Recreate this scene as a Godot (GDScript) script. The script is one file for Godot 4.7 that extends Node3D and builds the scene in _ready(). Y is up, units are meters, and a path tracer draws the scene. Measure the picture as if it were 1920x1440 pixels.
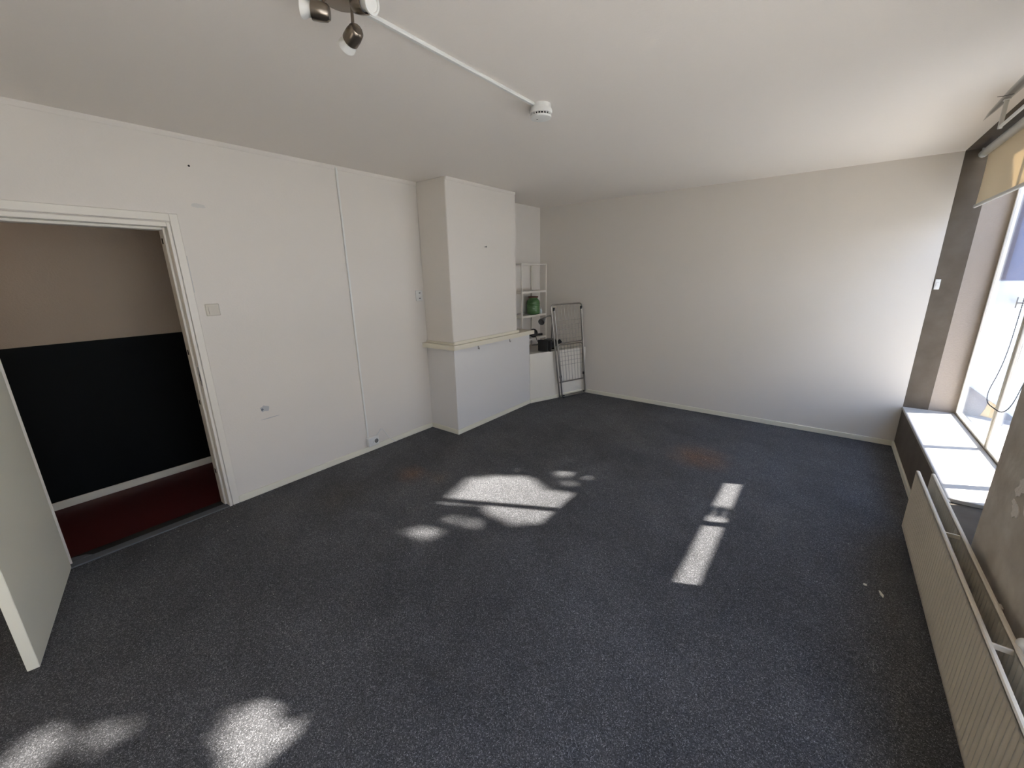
extends Node3D

# ------------------------------------------------------------------ mesh builder
class MB:
	var v := PackedVector3Array()
	var n := PackedVector3Array()
	var u := PackedVector2Array()
	var c := PackedColorArray()
	var use_color := false

	func planar(p: Vector3, m: Vector3) -> Vector2:
		var a := m.abs()
		if a.x >= a.y and a.x >= a.z: return Vector2(p.z, -p.y)
		if a.y >= a.z: return Vector2(p.x, p.z)
		return Vector2(p.x, -p.y)

	func tri(a: Vector3, b: Vector3, d: Vector3, na: Vector3, nb: Vector3, nd: Vector3, col := Color.WHITE) -> void:
		var m := na + nb + nd
		if (b - a).cross(d - a).dot(m) > 0.0:
			var t := b
			b = d
			d = t
			t = nb
			nb = nd
			nd = t
		for q in [[a, na], [b, nb], [d, nd]]:
			v.append(q[0])
			n.append(q[1])
			u.append(planar(q[0], m))
			c.append(col)

	func quad(a: Vector3, b: Vector3, d: Vector3, e: Vector3, m: Vector3) -> void:
		tri(a, b, d, m, m, m)
		tri(a, d, e, m, m, m)

	func quads(a: Vector3, b: Vector3, d: Vector3, e: Vector3, na: Vector3, nb: Vector3, nd: Vector3, ne: Vector3) -> void:
		tri(a, b, d, na, nb, nd)
		tri(a, d, e, na, nd, ne)

	func box(lo: Vector3, hi: Vector3, bev := 0.0, xf := Transform3D.IDENTITY) -> void:
		var ctr := (lo + hi) * 0.5
		var h := (hi - lo) * 0.5
		bev = minf(bev, minf(h.x, minf(h.y, h.z)) * 0.9)
		var pt := func(s: Array, ax: int) -> Vector3:
			var q := Vector3.ZERO
			for k in 3: q[k] = s[k] * (h[k] if k == ax or bev == 0.0 else h[k] - bev)
			return xf * (ctr + q)
		for ax in 3:
			var b := (ax + 1) % 3
			var d := (ax + 2) % 3
			for s in [-1.0, 1.0]:
				var pts := []
				for k in [[-1.0, -1.0], [1.0, -1.0], [1.0, 1.0], [-1.0, 1.0]]:
					var sg := [0.0, 0.0, 0.0]
					sg[ax] = s
					sg[b] = k[0]
					sg[d] = k[1]
					pts.append(pt.call(sg, ax))
				var m := Vector3.ZERO
				m[ax] = s
				m = (xf.basis * m).normalized()
				quad(pts[0], pts[1], pts[2], pts[3], m)
			if bev > 0.0:
				for s in [-1.0, 1.0]:
					for t in [-1.0, 1.0]:
						var s0 := [0.0, 0.0, 0.0]
						s0[b] = s
						s0[d] = t
						s0[ax] = -1.0
						var s1 := s0.duplicate()
						s1[ax] = 1.0
						var m := Vector3.ZERO
						m[b] = s
						m[d] = t
						m = (xf.basis * m).normalized()
						quad(pt.call(s0, b), pt.call(s1, b), pt.call(s1, d), pt.call(s0, d), m)
		if bev > 0.0:
			for sx in [-1.0, 1.0]:
				for sy in [-1.0, 1.0]:
					for sz in [-1.0, 1.0]:
						var s := [sx, sy, sz]
						var m := (xf.basis * Vector3(sx, sy, sz)).normalized()
						tri(pt.call(s, 0), pt.call(s, 1), pt.call(s, 2), m, m, m)

	func tube(pts: Array, r: float, sides := 8, closed := false) -> void:
		var count := pts.size()
		var rings := []
		var up := Vector3(0.123, 0.97, 0.21).normalized()
		for i in count:
			var a: Vector3 = pts[(i - 1 + count) % count] if (closed or i > 0) else pts[i]
			var b: Vector3 = pts[(i + 1) % count] if (closed or i < count - 1) else pts[i]
			var t := (b - a).normalized()
			var x := up.cross(t)
			if x.length() < 0.05: x = Vector3(1, 0, 0.1).cross(t)
			x = x.normalized()
			var y := t.cross(x)
			up = y
			var ring := []
			for k in sides:
				var g := TAU * k / sides
				ring.append(x * cos(g) + y * sin(g))
			rings.append(ring)
		for i in (count if closed else count - 1):
			var j := (i + 1) % count
			for k in sides:
				var l := (k + 1) % sides
				var p: Vector3 = pts[i]
				var q: Vector3 = pts[j]
				quads(p + rings[i][k] * r, p + rings[i][l] * r, q + rings[j][l] * r, q + rings[j][k] * r, rings[i][k], rings[i][l], rings[j][l], rings[j][k])
		if not closed:
			for e in [0, count - 1]:
				var o: Vector3 = pts[e]
				var f: Vector3 = pts[1] if e == 0 else pts[count - 2]
				var m := (o - f).normalized()
				for k in sides:
					tri(o, o + rings[e][k] * r, o + rings[e][(k + 1) % sides] * r, m, m, m)

	# profile: Vector2(radius, height) from one end to the other
	func lathe(prof: Array, segs: int, xf := Transform3D.IDENTITY) -> void:
		var k := prof.size() - 1
		var nn := []
		for i in k:
			var d: Vector2 = prof[i + 1] - prof[i]
			nn.append(Vector2(d.y, -d.x).normalized())
		for i in k:
			var n0: Vector2 = nn[i]
			var n1: Vector2 = nn[i]
			if i > 0 and nn[i - 1].dot(nn[i]) > 0.7: n0 = (nn[i - 1] + nn[i]).normalized()
			if i < k - 1 and nn[i + 1].dot(nn[i]) > 0.7: n1 = (nn[i + 1] + nn[i]).normalized()
			for s in segs:
				var a := TAU * s / segs
				var b := TAU * (s + 1) / segs
				var da := Vector3(cos(a), 0, sin(a))
				var db := Vector3(cos(b), 0, sin(b))
				var p: Vector2 = prof[i]
				var q: Vector2 = prof[i + 1]
				var up := Vector3.UP
				var w := [da * p.x + up * p.y, db * p.x + up * p.y, db * q.x + up * q.y, da * q.x + up * q.y]
				var m := [da * n0.x + up * n0.y, db * n0.x + up * n0.y, db * n1.x + up * n1.y, da * n1.x + up * n1.y]
				for z in 4:
					w[z] = xf * w[z]
					m[z] = (xf.basis * m[z]).normalized()
				if p.x > 1e-6: tri(w[0], w[1], w[2], m[0], m[1], m[2])
				if q.x > 1e-6: tri(w[0], w[2], w[3], m[0], m[2], m[3])

	# polygon in the xy plane of xf, extruded along its z from 0 to depth
	func prism(poly: PackedVector2Array, depth: float, xf := Transform3D.IDENTITY) -> void:
		var idx := Geometry2D.triangulate_polygon(poly)
		var f := (xf.basis * Vector3(0, 0, 1)).normalized()
		for e in [0.0, depth]:
			var m := f if e == maxf(0.0, depth) else -f
			for i in range(0, idx.size(), 3):
				var p := []
				for k in 3:
					var q := poly[idx[i + k]]
					p.append(xf * Vector3(q.x, q.y, e))
				tri(p[0], p[1], p[2], m, m, m)
		var sgn := -1.0 if Geometry2D.is_polygon_clockwise(poly) else 1.0
		for i in poly.size():
			var a := poly[i]
			var b := poly[(i + 1) % poly.size()]
			var d := (b - a).normalized() * sgn
			var m := (xf.basis * Vector3(d.y, -d.x, 0)).normalized()
			quad(xf * Vector3(a.x, a.y, 0), xf * Vector3(b.x, b.y, 0), xf * Vector3(b.x, b.y, depth), xf * Vector3(a.x, a.y, depth), m)

	func mesh(origin := Vector3.ZERO) -> ArrayMesh:
		var w := v.duplicate()
		for i in w.size(): w[i] -= origin
		var arr := []
		arr.resize(Mesh.ARRAY_MAX)
		arr[Mesh.ARRAY_VERTEX] = w
		arr[Mesh.ARRAY_NORMAL] = n
		arr[Mesh.ARRAY_TEX_UV] = u
		if use_color: arr[Mesh.ARRAY_COLOR] = c
		var m := ArrayMesh.new()
		m.add_surface_from_arrays(Mesh.PRIMITIVE_TRIANGLES, arr)
		return m

# ------------------------------------------------------------------ object helpers
var origins := {}
var names := {}
var M := {}

func numbered(called: String) -> String:
	var k: int = names.get(called, 0)
	names[called] = k + 1
	return called if k == 0 else "%s_%03d" % [called, k]

func tag(o: Node, label := "", category := "", group := "", kind := "") -> Node:
	if label: o.set_meta("label", label)
	if category: o.set_meta("category", category)
	if group: o.set_meta("group", group)
	if kind: o.set_meta("kind", kind)
	return o

func thing(called: String, label: String, category: String, at: Vector3, kind := "") -> Node3D:
	var o := Node3D.new()
	o.name = numbered(called)
	add_child(o, true)
	o.position = at
	origins[o] = at
	tag(o, label, category, "", kind)
	return o

# a mesh whose shape is given in the room's own coordinates
func obj(called: String, b: MB, m: Material, parent: Node3D = null) -> MeshInstance3D:
	var o := MeshInstance3D.new()
	var at: Vector3 = Vector3.ZERO
	if parent:
		at = origins[parent]
		o.name = called
	else:
		o.name = numbered(called)
	o.mesh = b.mesh(at)
	o.material_override = m
	(parent if parent else self).add_child(o, true)
	origins[o] = at
	return o

func struct(called: String, b: MB, m: Material, label := "", category := "", parent: Node3D = null) -> MeshInstance3D:
	var o := obj(called, b, m, parent)
	tag(o, label, category, "", "structure" if parent == null else "")
	return o

func bx(x0: float, x1: float, y0: float, y1: float, z0: float, z1: float, bev := 0.0) -> MB:
	var b := MB.new()
	b.box(Vector3(x0, y0, z0), Vector3(x1, y1, z1), bev)
	return b

func mat(col: Color, rough := 0.6, metal := 0.0) -> StandardMaterial3D:
	var m := StandardMaterial3D.new()
	m.albedo_color = col
	m.roughness = rough
	m.metallic = metal
	return m

# frame whose y axis is dir, at p
func along(p: Vector3, dir: Vector3) -> Transform3D:
	var y := dir.normalized()
	var x := Vector3(0.31, 0.12, 0.94).cross(y).normalized()
	return Transform3D(Basis(x, y, x.cross(y)), p)

func arc(pts: Array, r: float, steps := 5) -> Array:   # rounds the inner corners of a polyline
	var out := [pts[0]]
	for i in range(1, pts.size() - 1):
		var p: Vector3 = pts[i]
		var a: Vector3 = p + (pts[i - 1] - p).normalized() * r
		var b: Vector3 = p + (pts[i + 1] - p).normalized() * r
		for k in steps + 1:
			var t := float(k) / steps
			out.append(a.lerp(p, t).lerp(p.lerp(b, t), t))
	out.append(pts[-1])
	return out

func noise_img(seed_: int, freq: float, lo: Color, hi: Color, size := 512, oct := 4) -> ImageTexture:
	var f := FastNoiseLite.new()
	f.seed = seed_
	f.frequency = freq
	f.fractal_octaves = oct
	var g := f.get_seamless_image(size, size)
	var im := Image.create(size, size, false, Image.FORMAT_RGB8)
	for y in size:
		for x in size:
			im.set_pixel(x, y, lo.lerp(hi, g.get_pixel(x, y).r))
	return ImageTexture.create_from_image(im)

const H := 2.5
const W := 4.0
const ZB := 6.8     # rear wall

func _ready() -> void:
	# ---- camera
	var cam := Camera3D.new()
	cam.name = "camera"
	cam.position = Vector3(3.3191, 1.6258, 4.9814)
	cam.rotation = Vector3(deg_to_rad(-15.1296), deg_to_rad(37.8013), deg_to_rad(-1.0664))
	cam.fov = rad_to_deg(2.0 * atan(720.0 / 757.71))
	cam.near = 0.02
	cam.far = 200.0
	add_child(cam)
	cam.current = true
	# ---- sky
	var env := Environment.new()
	env.background_mode = Environment.BG_SKY
	var sky := Sky.new()
	var sm := ProceduralSkyMaterial.new()
	sm.sky_top_color = Color(0.52, 0.65, 0.86)
	sm.sky_horizon_color = Color(0.91, 0.90, 0.89)
	sm.ground_horizon_color = Color(0.70, 0.70, 0.68)
	sm.ground_bottom_color = Color(0.45, 0.44, 0.42)
	sm.sun_angle_max = 1.0
	sm.energy_multiplier = 5.8
	sky.sky_material = sm
	env.sky = sky
	env.tonemap_mode = Environment.TONE_MAPPER_LINEAR
	env.tonemap_exposure = 1.36
	env.sdfgi_enabled = true
	env.ssao_enabled = true
	env.ssil_enabled = true
	var we := WorldEnvironment.new()
	we.name = "world_environment"
	we.environment = env
	add_child(we)
	# ---- sun, from outside the right wall
	var sun := DirectionalLight3D.new()
	sun.name = "sun"
	sun.light_energy = 9.0
	sun.light_color = Color(1.0, 0.98, 0.955)
	sun.light_angular_distance = 0.6
	sun.shadow_enabled = true
	sun.sky_mode = DirectionalLight3D.SKY_MODE_LIGHT_ONLY
	add_child(sun)
	sun.look_at_from_position(Vector3(10, 6.9, -5), Vector3.ZERO, Vector3.UP)

	materials()
	shell()
	door()
	window_wall()
	outside()
	chimney()
	wall_fittings()
	radiator()
	ceiling_fittings()
	alcove_things()
	rack()
	litter()

# ------------------------------------------------------------------ materials
func materials() -> void:
	var plaster := FastNoiseLite.new()
	plaster.seed = 4
	plaster.frequency = 0.05
	plaster.fractal_octaves = 3
	var rough_tex := ImageTexture.create_from_image(plaster.get_seamless_image(512, 512))
	var paint := func(col: Color, depth: float, rough := 0.75) -> StandardMaterial3D:
		var m := mat(col, rough)
		m.uv1_triplanar = true
		m.uv1_world_triplanar = true
		m.uv1_scale = Vector3(2.2, 2.2, 2.2)
		m.heightmap_enabled = true
		m.heightmap_texture = rough_tex
		m.heightmap_scale = depth
		return m
	M.wall = paint.call(Color(0.85, 0.822, 0.78), 0.03)
	M.ceil = paint.call(Color(0.905, 0.875, 0.835), 0.03)
	M.panel = mat(Color(0.84, 0.825, 0.805), 0.45)
	M.trim = mat(Color(0.885, 0.865, 0.79), 0.4)
	M.frame_white = mat(Color(0.87, 0.845, 0.795), 0.38)
	M.door = mat(Color(0.94, 0.925, 0.85), 0.38)
	M.mantel = mat(Color(0.86, 0.83, 0.75), 0.35)
	M.sill = mat(Color(0.76, 0.75, 0.73), 0.4)
	M.sill.metallic_specular = 0.25
	M.hall_top = paint.call(Color(0.70, 0.64, 0.56), 0.1)
	M.hall_dark = mat(Color(0.03, 0.045, 0.042), 0.6)
	M.hall_dark.metallic_specular = 0.25
	M.hall_floor = mat(Color(0.26, 0.05, 0.055), 0.6)
	M.threshold = mat(Color(0.36, 0.37, 0.38), 0.8)
	M.thresh_dark = mat(Color(0.10, 0.11, 0.10), 0.8)
	# dull grey-brown old plaster
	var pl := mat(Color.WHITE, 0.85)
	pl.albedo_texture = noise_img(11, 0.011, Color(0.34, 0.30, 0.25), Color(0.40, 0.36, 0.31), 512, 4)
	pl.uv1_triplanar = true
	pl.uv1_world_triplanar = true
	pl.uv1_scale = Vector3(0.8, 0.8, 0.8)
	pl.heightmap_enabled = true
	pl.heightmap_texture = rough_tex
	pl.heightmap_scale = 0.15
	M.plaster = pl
	var pg := pl.duplicate() as StandardMaterial3D
	pg.albedo_texture = noise_img(12, 0.011, Color(0.72, 0.68, 0.62), Color(0.84, 0.81, 0.76), 512, 4)
	M.plaster_grey = pg
	M.plaster_pale = paint.call(Color(0.93, 0.90, 0.86), 0.3)
	M.reveal = paint.call(Color(0.66, 0.61, 0.56), 0.2)
	M.steel = mat(Color(0.60, 0.585, 0.56), 0.34, 1.0)
	M.nickel = mat(Color(0.56, 0.52, 0.47), 0.28, 1.0)
	M.chrome = mat(Color(0.78, 0.78, 0.78), 0.12, 1.0)
	M.black = mat(Color(0.045, 0.045, 0.05), 0.45)
	M.charcoal = mat(Color(0.12, 0.125, 0.13), 0.5)
	M.plastic = mat(Color(0.86, 0.855, 0.83), 0.35)
	M.ivory = mat(Color(0.78, 0.75, 0.69), 0.35)
	M.rad = mat(Color(0.85, 0.81, 0.735), 0.38)
	M.hole = mat(Color(0.05, 0.035, 0.03), 0.9)
	M.grey = mat(Color(0.45, 0.45, 0.44), 0.6)
	var gl := mat(Color(0.93, 0.97, 0.96, 0.05), 0.03)
	gl.transparency = BaseMaterial3D.TRANSPARENCY_ALPHA
	M.pane = gl
	var bl := mat(Color(0.88, 0.83, 0.73), 0.85)
	bl.backlight_enabled = true
	bl.backlight = Color(0.36, 0.30, 0.21)
	M.blind = bl
	var grn := mat(Color(0.31, 0.46, 0.27), 0.06)
	grn.refraction_enabled = true
	grn.refraction_scale = 0.05
	M.green_glass = grn
	var clear := mat(Color(0.95, 0.97, 0.96), 0.03)
	clear.refraction_enabled = true
	clear.refraction_scale = 0.05
	M.clear_glass = clear
	M.cork = mat(Color(0.40, 0.24, 0.17), 0.8)
	M.carpet = carpet()
	M.scuff = mat(Color(0.70, 0.70, 0.70), 0.8)
	M.scuff_dark = mat(Color(0.42, 0.43, 0.46), 0.8)

func carpet() -> StandardMaterial3D:
	var size := 1024
	var rng := RandomNumberGenerator.new()
	rng.seed = 77
	var im := Image.create(size, size, false, Image.FORMAT_RGB8)
	im.fill(Color(0.435, 0.435, 0.44))
	var hm := Image.create(size, size, false, Image.FORMAT_RGB8)
	hm.fill(Color(0.3, 0.3, 0.3))
	for i in 64000:
		var x := rng.randf() * size
		var y := rng.randf() * size
		var a := rng.randf() * PI
		var k := rng.randf()
		var g: float
		if k < 0.48: g = rng.randf_range(0.18, 0.40)
		elif k < 0.94: g = rng.randf_range(0.54, 0.84)
		else: g = rng.randf_range(0.84, 1.0)
		var col := Color(g * 0.99, g * 0.99, g)
		var ln := rng.randi_range(2, 6)
		var hh := rng.randf_range(0.15, 0.9)
		for s in ln:
			var px := posmod(int(x + cos(a) * s), size)
			var py := posmod(int(y + sin(a) * s), size)
			im.set_pixel(px, py, col)
			im.set_pixel(posmod(px + 1, size), py, col)
			hm.set_pixel(px, py, Color(hh, hh, hh))
			hm.set_pixel(posmod(px + 1, size), py, Color(hh, hh, hh))
	var m := mat(Color.WHITE, 0.95)
	m.albedo_texture = ImageTexture.create_from_image(im)
	m.uv1_scale = Vector3(1.05, 1.05, 1)
	m.vertex_color_use_as_albedo = true
	m.heightmap_enabled = true
	m.heightmap_texture = ImageTexture.create_from_image(hm)
	m.heightmap_scale = 0.25
	return m

# ------------------------------------------------------------------ room shell
func shell() -> void:
	# carpet floor with worn and stained places as vertex tint
	var f := MB.new()
	f.use_color = true
	var ns := FastNoiseLite.new()
	ns.seed = 9
	ns.frequency = 0.9
	ns.fractal_octaves = 4
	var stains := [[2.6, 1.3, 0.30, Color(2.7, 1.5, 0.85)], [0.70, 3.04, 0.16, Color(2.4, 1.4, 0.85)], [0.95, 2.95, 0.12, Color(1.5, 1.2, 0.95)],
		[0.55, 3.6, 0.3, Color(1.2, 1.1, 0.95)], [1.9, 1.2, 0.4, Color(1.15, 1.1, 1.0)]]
	var step := 0.08
	var nx := int(ceil(W / step))
	var nz := int(ceil(ZB / step))
	var tint := func(p: Vector3) -> Color:
		var a := 1.0 + 0.35 * ns.get_noise_2d(p.x, p.z) + 0.2 * ns.get_noise_2d(p.x * 4.0 + 30.0, p.z * 4.0)
		var col := Color(a, a, a)
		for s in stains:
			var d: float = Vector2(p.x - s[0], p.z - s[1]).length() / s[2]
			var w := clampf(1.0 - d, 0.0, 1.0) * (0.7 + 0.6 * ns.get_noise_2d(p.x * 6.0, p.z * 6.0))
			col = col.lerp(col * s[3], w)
		return Color(col.r * 0.42, col.g * 0.42, col.b * 0.42)
	for i in nx:
		for j in nz:
			var x0 := i * step
			var z0 := j * step
			var x1 := minf(x0 + step, W)
			var z1 := minf(z0 + step, ZB)
			var p := [Vector3(x0, 0, z0), Vector3(x1, 0, z0), Vector3(x1, 0, z1), Vector3(x0, 0, z1)]
			for t in [[0, 1, 2], [0, 2, 3]]:
				var k0 := f.c.size()
				f.tri(p[t[0]], p[t[1]], p[t[2]], Vector3.UP, Vector3.UP, Vector3.UP)
				for k in 3: f.c[k0 + k] = tint.call(f.v[k0 + k])
	f.box(Vector3(0, -0.12, 0), Vector3(W, -0.005, ZB))
	struct("floor", f, M.carpet, "dark blue-grey flecked carpet covering the floor of the room", "floor")
	# ceiling
	struct("ceiling", bx(-0.12, W, H, H + 0.12, -0.12, ZB + 0.12), M.ceil, "white painted ceiling over the whole room", "ceiling")
	# left wall round the doorway
	var l := MB.new()
	l.box(Vector3(-0.12, 0, -0.12), Vector3(0, H, 4.147))
	l.box(Vector3(-0.12, 0, 5.005), Vector3(0, H, ZB))
	l.box(Vector3(-0.12, 1.972, 4.147), Vector3(0, H, 5.005))
	var wl := struct("wall_left", l, M.wall, "long white wall with the doorway, light switch and cable duct", "wall")
	scuffs(wl)
	struct("wall_far", bx(0, W, 0, H, -0.12, 0), M.wall, "blank white wall at the far end of the room", "wall")
	var r := MB.new()
	r.box(Vector3(-0.12, 0, ZB), Vector3(W + 0.37, H, ZB + 0.12))
	struct("wall_rear", r, M.wall, "white wall at the rear end of the room opposite the blank wall", "wall")
	# baseboards
	struct("baseboard_left", bx(0, 0.013, 0, 0.052, 2.16, 4.098, 0.003), M.trim, "cream skirting board along the white wall with the cable duct", "skirting board")
	struct("baseboard_left_2", bx(0, 0.013, 0, 0.052, 5.06, ZB, 0.003), M.trim, "cream skirting board on the hinge side of the doorway", "skirting board")
	struct("baseboard_far", bx(0.75, W, 0, 0.05, 0, 0.014, 0.003), M.trim, "cream skirting board under the blank white wall", "skirting board")
	struct("baseboard_right", bx(W - 0.014, W, 0, 0.05, 0, ZB, 0.003), M.trim, "cream skirting board on the plaster window wall behind the radiator", "skirting board")
	# small plaster cove along the top of the long wall
	var cv := MB.new()
	var prof := PackedVector2Array([Vector2(0, 2.470), Vector2(0.003, 2.474), Vector2(0.008, 2.488), Vector2(0.010, 2.5), Vector2(0, 2.5)])
	cv.prism(prof, ZB - 2.16, Transform3D(Basis.IDENTITY, Vector3(0, 0, 2.16)))
	struct("trim_1", cv, M.wall, "narrow plaster cove along the top of the long white wall", "cove")
	var cw := MB.new()
	cw.prism(prof, 1.048, Transform3D(Basis.IDENTITY, Vector3(0.40, 0, 1.106)))
	struct("trim_2", cw, M.wall, "narrow plaster cove along the top of the chimney breast", "cove")
	# hallway beyond the door
	struct("floor_hall", bx(-1.0, -0.12, -0.12, 0.0, 2.6, 7.6), M.hall_floor, "dark red floor of the hallway behind the doorway", "floor")
	struct("wall_hall", bx(-1.12, -1.0, 1.208, H, 2.6, 7.6), M.hall_top, "beige upper half of the hallway wall seen through the doorway", "wall")
	struct("wall_hall_lower", bx(-1.12, -0.999, -0.12, 1.208, 2.6, 7.6), M.hall_dark, "almost black green lower half of the hallway wall", "wall")
	struct("baseboard_hall", bx(-0.999, -0.985, 0, 0.06, 2.6, 7.6, 0.003), M.trim, "white skirting board at the foot of the dark hallway wall", "skirting board")
	struct("wall_hall_end", bx(-1.12, -0.12, 0, H, 2.5, 2.6), M.hall_top, "beige end wall of the hallway hidden past the door jamb", "wall")
	struct("wall_hall_end_2", bx(-1.12, 0.0, 0, H, 7.6, 7.7), M.hall_top, "beige wall at the other end of the hallway", "wall")
	struct("wall_hall_inner", bx(-0.12, 0.0, 0, H, ZB, 7.6), M.hall_top, "beige hallway wall past the corner of the room", "wall")
	struct("ceiling_hall", bx(-1.12, -0.12, H, H + 0.12, 2.5, 7.7), M.ceil, "white ceiling of the hallway behind the doorway", "ceiling")
	# unseen dim warm lamp, added down the hall to light its wall
	var lamp := thing("added_hall_lamp", "unseen round ceiling lamp added in the hallway to light its wall", "ceiling lamp", Vector3(-0.55, H, 5.9))
	var g := MB.new()
	g.lathe([Vector2(0, 0), Vector2(0.13, 0), Vector2(0.13, -0.02), Vector2(0, -0.02)], 24, Transform3D(Basis.IDENTITY, Vector3(-0.55, H, 5.9)))
	obj("base", g, M.plastic, lamp)
	var glow := mat(Color(0.95, 0.92, 0.85), 0.5)
	glow.emission_enabled = true
	glow.emission = Color(1.0, 0.85, 0.65)
	glow.emission_energy_multiplier = 0.8
	var s := MB.new()
	s.lathe([Vector2(0.0, -0.09), Vector2(0.06, -0.082), Vector2(0.1, -0.06), Vector2(0.12, -0.021)], 24, Transform3D(Basis.IDENTITY, Vector3(-0.55, H, 5.9)))
	obj("lamp_shade", s, glow, lamp)
	var li := OmniLight3D.new()
	li.name = "added_hall_light"
	li.position = Vector3(0, -0.16, 0)
	li.light_color = Color(1.0, 0.80, 0.58)
	li.light_energy = 0.06
	li.light_size = 0.06
	li.omni_range = 8.0
	li.omni_attenuation = 2.0
	li.shadow_enabled = true
	lamp.add_child(li)

func blot(b: MB, p: Vector3, r: float, stretch: Vector2, seed_: int, depth: float, tilt := 0.0) -> void:   # thin irregular flake on the left wall
	var rng := RandomNumberGenerator.new()
	rng.seed = seed_
	var poly := PackedVector2Array()
	for k in 14:
		var a := TAU * k / 14.0
		var q := rng.randf_range(0.65, 1.1) * r
		poly.append(Vector2(cos(a) * q * stretch.x, sin(a) * q * stretch.y).rotated(tilt))
	b.prism(poly, depth, Transform3D(Basis(Vector3(0, 0, -1), Vector3(0, 1, 0), Vector3(1, 0, 0)), p))

func scuffs(wl: Node3D) -> void:
	var a := MB.new()
	blot(a, Vector3(0, 0.666, 3.808), 0.034, Vector2(1.0, 0.8), 3, 0.0006)
	obj("scuff", a, M.scuff, wl)
	var d := MB.new()
	blot(d, Vector3(0.0006, 0.662, 3.828), 0.010, Vector2(1, 1), 5, 0.0005)
	obj("scuff", d, M.scuff_dark, wl)
	var e := MB.new()
	blot(e, Vector3(0, 0.585, 3.785), 0.07, Vector2(1.0, 0.05), 6, 0.0006, 0.02)
	obj("scuff", e, M.scuff, wl)
	var p := MB.new()
	blot(p, Vector3(0, 2.092, 3.973), 0.04, Vector2(1.0, 0.4), 8, 0.0006)
	obj("scuff", p, mat(Color(0.795, 0.78, 0.75), 0.8), wl)
	var q := MB.new()
	q.lathe([Vector2(0, 0.001), Vector2(0.006, 0.001), Vector2(0.006, 0)], 12, Transform3D(Basis(Vector3(0, 0, 1), Vector3(1, 0, 0), Vector3(0, 1, 0)), Vector3(0, 2.324, 3.981)))
	obj("nail_hole", q, M.hole, wl)
	var t := bx(0, 0.0008, 1.55, 1.78, 4.0925, 4.0950)
	obj("paint_crack", t, M.scuff, wl)

# ------------------------------------------------------------------ doorway and open door
func door() -> void:
	var z0 := 4.165
	var z1 := 4.985
	var top := 1.95
	var d := thing("door_1", "white doorway with an open flush door leaf on the left", "door", Vector3(0, 0, 4.575), "structure")
	var c := MB.new()
	c.box(Vector3(0, 0, 4.098), Vector3(0.011, 2.03, 4.142), 0.003)
	c.box(Vector3(0, 0, 5.008), Vector3(0.011, 2.03, 5.056), 0.003)
	c.box(Vector3(0, 1.984, 4.142), Vector3(0.011, 2.03, 5.008), 0.003)
	obj("casing", c, M.frame_white, d)
	var j := MB.new()
	j.box(Vector3(-0.12, 0, 4.147), Vector3(0.016, 1.978, z0), 0.003)
	j.box(Vector3(-0.12, 0, z1), Vector3(0.016, 1.978, 5.003), 0.003)
	j.box(Vector3(-0.12, top, z0), Vector3(0.016, 1.978, z1), 0.003)
	# door stop, a step further in
	j.box(Vector3(-0.12, 0, z0), Vector3(-0.036, top, z0 + 0.014), 0.003)
	j.box(Vector3(-0.12, 0, z1 - 0.014), Vector3(-0.036, top, z1), 0.003)
	j.box(Vector3(-0.12, top - 0.016, z0 + 0.014), Vector3(-0.036, top, z1 - 0.014), 0.003)
	obj("jamb", j, M.frame_white, d)
	for y in [1.87, 1.155, 0.80, 0.27]:
		obj("bolt_hole", bx(-0.098, -0.074, y - 0.017, y + 0.017, z0 + 0.013, z0 + 0.0148), M.hole, d)
	var sp := MB.new()
	sp.box(Vector3(-0.012, 0.93, z0 - 0.001), Vector3(0.013, 1.06, z0 + 0.0015), 0.0005)
	obj("strike_plate", sp, M.steel, d)
	var hole := bx(-0.006, 0.007, 0.965, 1.01, z0 + 0.001, z0 + 0.0022)
	obj("strike_hole", hole, M.hole, d)
	var th := MB.new()
	th.box(Vector3(-0.055, -0.01, z0), Vector3(0.012, 0.008, z1), 0.003)
	obj("threshold", th, M.threshold, d)
	var td := MB.new()
	td.box(Vector3(-0.13, -0.01, z0), Vector3(-0.055, 0.004, z1), 0.002)
	obj("threshold_strip", td, M.thresh_dark, d)
	var ts := MB.new()
	ts.prism(PackedVector2Array([Vector2(-0.12, 0), Vector2(-0.055, 0), Vector2(-0.055, -0.1), Vector2(-0.09, -0.075)]), 0.006, Transform3D(Basis(Vector3(1, 0, 0), Vector3(0, 0, 1), Vector3(0, -1, 0)), Vector3(0, 0.008, z1)))
	obj("threshold_patch", ts, M.threshold, d)
	# the open leaf
	var dir := Vector3(0.807, 0, 0.178).normalized()
	var nrm := Vector3(-dir.z, 0, dir.x)
	var xf := Transform3D(Basis(dir, Vector3.UP, nrm), Vector3(0.004, 0, 4.981))
	var lf := MB.new()
	lf.box(Vector3(0.0, 0.004, 0.0), Vector3(0.827, 1.945, 0.038), 0.002, xf)
	var leaf := obj("door_leaf", lf, M.door, d)
	var hd := MB.new()
	for s in [-1.0, 1.0]:
		var zf := -0.001 if s < 0 else 0.039
		hd.box(Vector3(0.755, 0.93, minf(zf, zf + s * 0.008)), Vector3(0.795, 1.13, maxf(zf, zf + s * 0.008)), 0.003, xf)
		var q := []
		for k in [Vector3(0.775, 1.05, zf), Vector3(0.775, 1.05, zf + s * 0.055), Vector3(0.65, 1.05, zf + s * 0.055)]: q.append(xf * k)
		hd.tube(arc(q, 0.015, 4), 0.009, 10)
	obj("door_handle", hd, M.steel, leaf)
	var lk := MB.new()
	lk.box(Vector3(0.8265, 0.93, 0.009), Vector3(0.8285, 1.14, 0.029), 0.0005, xf)
	obj("lock_plate", lk, M.steel, leaf)

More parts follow.
